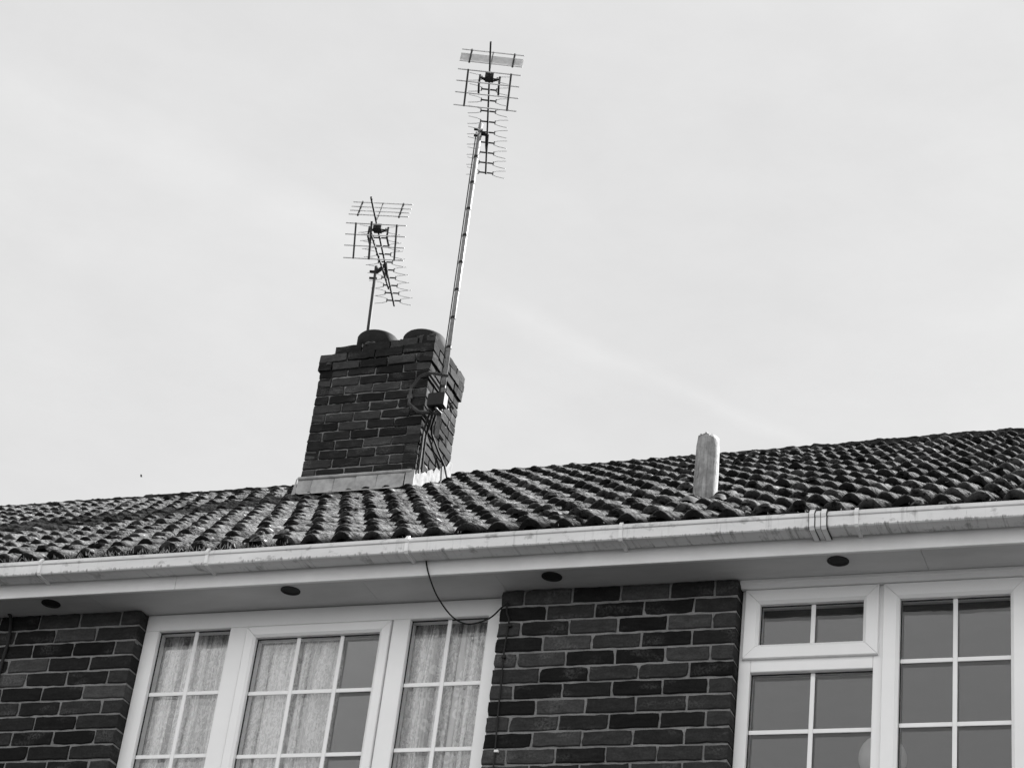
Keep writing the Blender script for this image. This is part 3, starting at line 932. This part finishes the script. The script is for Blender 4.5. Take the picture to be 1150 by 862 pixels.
# loose coax running down the chimney side to the tiles
cc = MB()
cc.tube([(-2.24,3.66,3.40),(-2.28,3.70,3.33),(-2.305,3.725,3.26),(-2.302,3.73,3.10),(-2.300,3.73,2.93)], .008, 8)
cc.tube([(-2.23,3.67,3.40),(-2.27,3.735,3.31),(-2.302,3.765,3.25),(-2.300,3.768,3.10),(-2.298,3.775,2.96)], .008, 8)
cc.tube([(-2.22,3.70,3.38),(-2.28,3.79,3.34),(-2.304,3.86,3.31),(-2.300,4.02,3.24),(-2.296,4.13,3.20),(-2.285,4.17,3.13),(-2.20,4.19,3.11)], .0085, 8)
cc.build('down_lead', M_cable, root1)

# ------------------------------------------------------------------ cables on the wall
def spline(pts, n=8):
    P = [Vector(p) for p in pts]; out = []
    for i in range(len(P)-1):
        a, b, c, d = P[max(i-1,0)], P[i], P[i+1], P[min(i+2, len(P)-1)]
        for k in range(n):
            t = k/n
            out.append(.5*((2*b) + (c-a)*t + (2*a-5*b+4*c-d)*t*t + (3*b-a-3*c+d)*t**3))
    out.append(P[-1]); return out
lc = MB(); lc.tube(spline([(-.295,-.212,.150),(-.292,-.2125,.125),(-.268,-.213,.060),(-.262,-.12,.012),(-.226,-.03,-.040),(-.165,-.012,-.077),(-.105,-.010,-.080),(-.038,-.010,-.056),(.004,-.009,-.014),(.030,-.008,.010),(.042,-.007,.012)]), .0036, 8)
tag(lc.build('hanging_cable', M_cable, smooth=True), 'thin black cable looping down from the gutter across the window head', 'cable')
wc = MB(); wc.tube(spline([(.034,-.008,.018),(.036,-.008,-.03),(.052,-.0085,-.075),(.049,-.008,-.16),(.047,-.0085,-.236),(.052,-.0080,-.38),(.054,-.008,-.509),(.060,-.008,-.64),(.064,-.0085,-.763),(.066,-.008,-1.2),(.064,-.008,-2.2),(.06,-.008,-3.6)]), .0042, 8)
wco = tag(wc.build('wall_cable', M_cable, smooth=True), 'thin black cable clipped down the dark brick pier between the windows', 'cable')
for (x, z) in ((.058, -.10), (.047, -.25), (.0665, -.69), (.066, -1.3)):
    k = MB(); k.box(x-.008, x+.012, -.016, -.0025, z-.006, z+.006, bev=.002); k.build('cable_clip', M_pvc2 if z < -.5 else M_plastic, wco)
wl = MB(); wl.tube(spline([(-3.1,-.03,.02),(-2.80,-.03,.115),(-2.66,-.03,.118),(-2.592,-.028,.104),(-2.556,-.022,.078),(-2.543,-.014,.03),(-2.534,-.011,-.06),(-2.539,-.011,-.18),(-2.543,-.011,-.5),(-2.545,-.011,-1.4),(-2.545,-.011,-3.5)]), .0085, 8)
tag(wl.build('wall_cable', M_cable, smooth=True), 'thick dark cable bending down the brick wall at the left edge', 'cable')

# ------------------------------------------------------------------ curtains
def curtain(x0, x1, label, seed, y=.182):
    rnd = random.Random(seed)
    zt, zb = .02, WB+.03
    nz = 30
    # pleats of uneven width whose sides fold behind each other, so two or three layers overlap in bands
    cuts = [x0]
    while cuts[-1] < x1 - .02: cuts.append(cuts[-1] + rnd.choice((.030, .040, .050, .065, .08))*rnd.uniform(.85, 1.15))
    cols = []                                     # (x, phase, width, strength)
    for a, c in zip(cuts, cuts[1:]):
        st_ = rnd.uniform(.6, 1.4)
        for k in range(18): cols.append((a + (c-a)*k/18, 2*PI*k/18, c-a, st_))
    nx = len(cols) - 1
    L = [0.0]
    vs = []; uvs = []
    for j in range(nz+1):
        t = j/nz
        row = []
        for (X, phs, wd_, st_) in cols:
            am = .55 + .45*min(1, t*6)
            p_ = phs + .7*mnoise.noise((X*4, t*2.2, seed+5))
            sw = .006*mnoise.noise((X*3, t*1.6, seed+2))
            row.append((X + sw - am*st_*wd_*.46*math.sin(p_), y + am*(.012 + .34*wd_)*.75*math.cos(p_) + .006*mnoise.noise((X*2.5, t*1.5, seed+9)), zt + (zb-zt)*t))
        if j == nz//2:
            L = [0.0]
            for q in range(1, len(row)): L.append(L[-1] + (Vector(row[q])-Vector(row[q-1])).length)
        vs += row
    uvs = [(L[q]*1.0, (j/nz)*(zt-zb)) for j in range(nz+1) for q in range(nx+1)]
    fs = [(j*(nx+1)+i, j*(nx+1)+i+1, (j+1)*(nx+1)+i+1, (j+1)*(nx+1)+i) for j in range(nz) for i in range(nx)]
    m = MB(); m.add(vs, fs)
    o = m.build('lace_curtain', M_lace, smooth=True)
    uvl = o.data.uv_layers.new(name='UVMap')
    for li, l in enumerate(o.data.loops): uvl.data[li].uv = uvs[l.vertex_index]
    tag(o, label, 'curtain', 'lace curtains in the left window')
    return o
curtain(-1.97, -.852, 'wide white lace curtain filling the left light and most of the casement', 3)
curtain(-.62, .06, 'narrow white lace curtain behind the light with the looping cable', 11)
# curtain track in the room
tr = MB(); tr.tube([(-2.05,.182,.036),(.12,.182,.036)], .010, 8)
tr.build('curtain_track', M_pvc2, house)

# ------------------------------------------------------------------ lamp on the inner window board of the right window
lamp = empty('table_lamp', (1.661, .33, WB+.012+G))
tag(lamp, 'table lamp with a round pale shade behind the curtainless window mullion', 'lamp')
l = MB(); l.lathe((1.661,.33,WB+.0125), [(.065,0),(.067,.012),(.03,.03),(.016,.06)], 24); l.build('base', M_pvc2, lamp, smooth=True)
l = MB(); l.lathe((1.661,.33,WB+.0725), [(.014,0),(.011,.2),(.014,.385)], 16); l.build('stem', M_pvc2, lamp, smooth=True)
l = MB(); n = 16; l.lathe((1.661,.33,-.625), [(max(.012,.100*math.sin(PI*k/n)), -.100*math.cos(PI*k/n)) for k in range(n+1)], 32); l.build('lamp_shade', M_shade, lamp, smooth=True)

# ------------------------------------------------------------------ bird far off
bd = MB(); bp = Vector((-71.07, 103.40, 63.17))
ax = Vector((.9,.42,0)); fw = Vector((-.42,.9,.0))
bd.tube([bp-ax*.07, bp-ax*.03, bp+ax*.04, bp+ax*.08], [.01,.03,.028,.01], 8)
for sg in (-1,1):
    a = bp + fw*.03*sg
    q = [a+ax*.05, a-ax*.05, a-ax*.06+fw*.13*sg+Vector((0,0,.06)), a-ax*.0+fw*.16*sg+Vector((0,0,.08)), a+ax*.06+fw*.08*sg+Vector((0,0,.05))]
    bd.add(q + [v+Vector((0,0,.008)) for v in q], [(0,1,2,3,4),(9,8,7,6,5)] + [(i,(i+1)%5,5+(i+1)%5,5+i) for i in range(5)])
tag(bd.build('flying_bird', M_bird), 'tiny dark bird flying high above the left roof', 'bird')

# ------------------------------------------------------------------ sun and sky
AZ, EL = R(38), R(38)          # direction to the sun: from +Y towards +X, and its height
sdir = Vector((math.sin(AZ)*math.cos(EL), math.cos(AZ)*math.cos(EL), math.sin(EL)))
ld = bpy.data.lights.new('sun', 'SUN'); ld.energy = 5.0; ld.angle = R(.53); ld.color = (1, 1, 1)
lo = bpy.data.objects.new('sun', ld); COL.objects.link(lo)
lo.rotation_euler = (-sdir).to_track_quat('-Z', 'Y').to_euler(); lo.location = (20, 30, 40)

w = bpy.data.worlds.new('World'); sc.world = w; w.use_nodes = True
nt = w.node_tree; bg = nt.nodes['Background']
sky = nt.nodes.new('ShaderNodeTexSky'); sky.sky_type = 'NISHITA'; sky.sun_disc = False
sky.sun_elevation = EL; sky.sun_rotation = AZ; sky.air_density = 1.0; sky.dust_density = 2.0
bw = nt.nodes.new('ShaderNodeRGBToBW'); nt.links.new(sky.outputs[0], bw.inputs[0])
tc = nt.nodes.new('ShaderNodeTexCoord')
skyv = maprange(nt, bw.outputs[0], 0, 12, 0, 12)
# thin high cloud veil covers most of the sky: even brightness with soft wisps
mp = nt.nodes.new('ShaderNodeMapping'); mp.inputs['Scale'].default_value = (2.0, 2.0, 5.0); mp.inputs['Rotation'].default_value = (.2, .1, .5)
nt.links.new(tc.outputs['Generated'], mp.inputs[0])
cl = noise(nt, mp.outputs[0], 2.2, 5, .55)
veil = math_(nt, 'ADD', maprange(nt, cl, .35, .70, 7.28, 7.72), maprange(nt, noise(nt, mp.outputs[0], 9, 6, .65), .35, .7, -.12, .14))
# sky behind the viewer brightened as added fill for the house front
sx = nt.nodes.new('ShaderNodeSeparateXYZ'); nt.links.new(tc.outputs['Generated'], sx.inputs[0])
back = maprange(nt, math_(nt, 'ADD', math_(nt, 'MULTIPLY', sx.outputs[1], -1.0), 0.0), -.05, .45, 0, 7.5)
side = maprange(nt, sx.outputs[0], -.6, .05, -.28, .10)
veil = math_(nt, 'ADD', veil, math_(nt, 'ADD', back, side))
# old spreading vapour trail: a narrow band along a great circle
d1, d2 = Vector((-.5307,.6157,.5825)), Vector((-.23,.833,.5032))
nn = d1.cross(d2).normalized()
dp = nt.nodes.new('ShaderNodeVectorMath'); dp.operation = 'DOT_PRODUCT'; dp.inputs[1].default_value = nn
nt.links.new(tc.outputs['Generated'], dp.inputs[0])
dist = math_(nt, 'ABSOLUTE', math_(nt, 'ADD', dp.outputs['Value'], math_(nt, 'MULTIPLY', math_(nt, 'SUBTRACT', noise(nt, tc.outputs['Generated'], 14, 4), .5), .012)))
wd = maprange(nt, sx.outputs[0], -.55, -.25, .022, .0055)
tr_ = math_(nt, 'SUBTRACT', 1.0, math_(nt, 'DIVIDE', dist, wd), clamp=True)
tr_ = math_(nt, 'MULTIPLY', tr_, maprange(nt, noise(nt, tc.outputs['Generated'], 30, 4), .3, .65, .55, 1))
veil = math_(nt, 'ADD', veil, math_(nt, 'MULTIPLY', tr_, .38))
mixv = N(nt, 'ShaderNodeMix'); mixv.data_type = 'FLOAT'; mixv.inputs[0].default_value = .97
over = maprange(nt, sx.outputs[2], .69, .80, 1.0, .12)  # overhead sky dimmed to weaken the fill on the roof
veil = math_(nt, 'MULTIPLY', veil, over)
nt.links.new(skyv, mixv.inputs[2]); nt.links.new(veil, mixv.inputs[3])
cc_ = nt.nodes.new('ShaderNodeCombineColor')
for i in range(3): nt.links.new(mixv.outputs[0], cc_.inputs[i])
nt.links.new(cc_.outputs[0], bg.inputs['Color']); bg.inputs['Strength'].default_value = .0269

# ------------------------------------------------------------------ camera
cam = bpy.data.cameras.new('camera'); co = bpy.data.objects.new('camera', cam); COL.objects.link(co)
rx = Vector((.93692163,.33126401,.11154382)); dn = Vector((-.08114981,.51654217,-.85240771)); fw = Vector((-.33998908,.78958745,.51084154))
mw = Matrix(((rx.x,-dn.x,-fw.x,3.40336918),(rx.y,-dn.y,-fw.y,-8.10087898),(rx.z,-dn.z,-fw.z,-4.06917191+G),(0,0,0,1)))
co.matrix_world = mw
cam.sensor_width = 36; cam.sensor_fit = 'HORIZONTAL'; cam.lens = 36*2427.74/1150
cam.clip_start = .1; cam.clip_end = 2000
sc.camera = co
sc.view_settings.view_transform = 'Standard'; sc.view_settings.look = 'None'
sc.view_settings.exposure = 2.0; sc.view_settings.gamma = 1
sc.render.engine = 'CYCLES'
sc.cycles.max_bounces = 8; sc.cycles.transparent_max_bounces = 16; sc.cycles.use_denoising = True
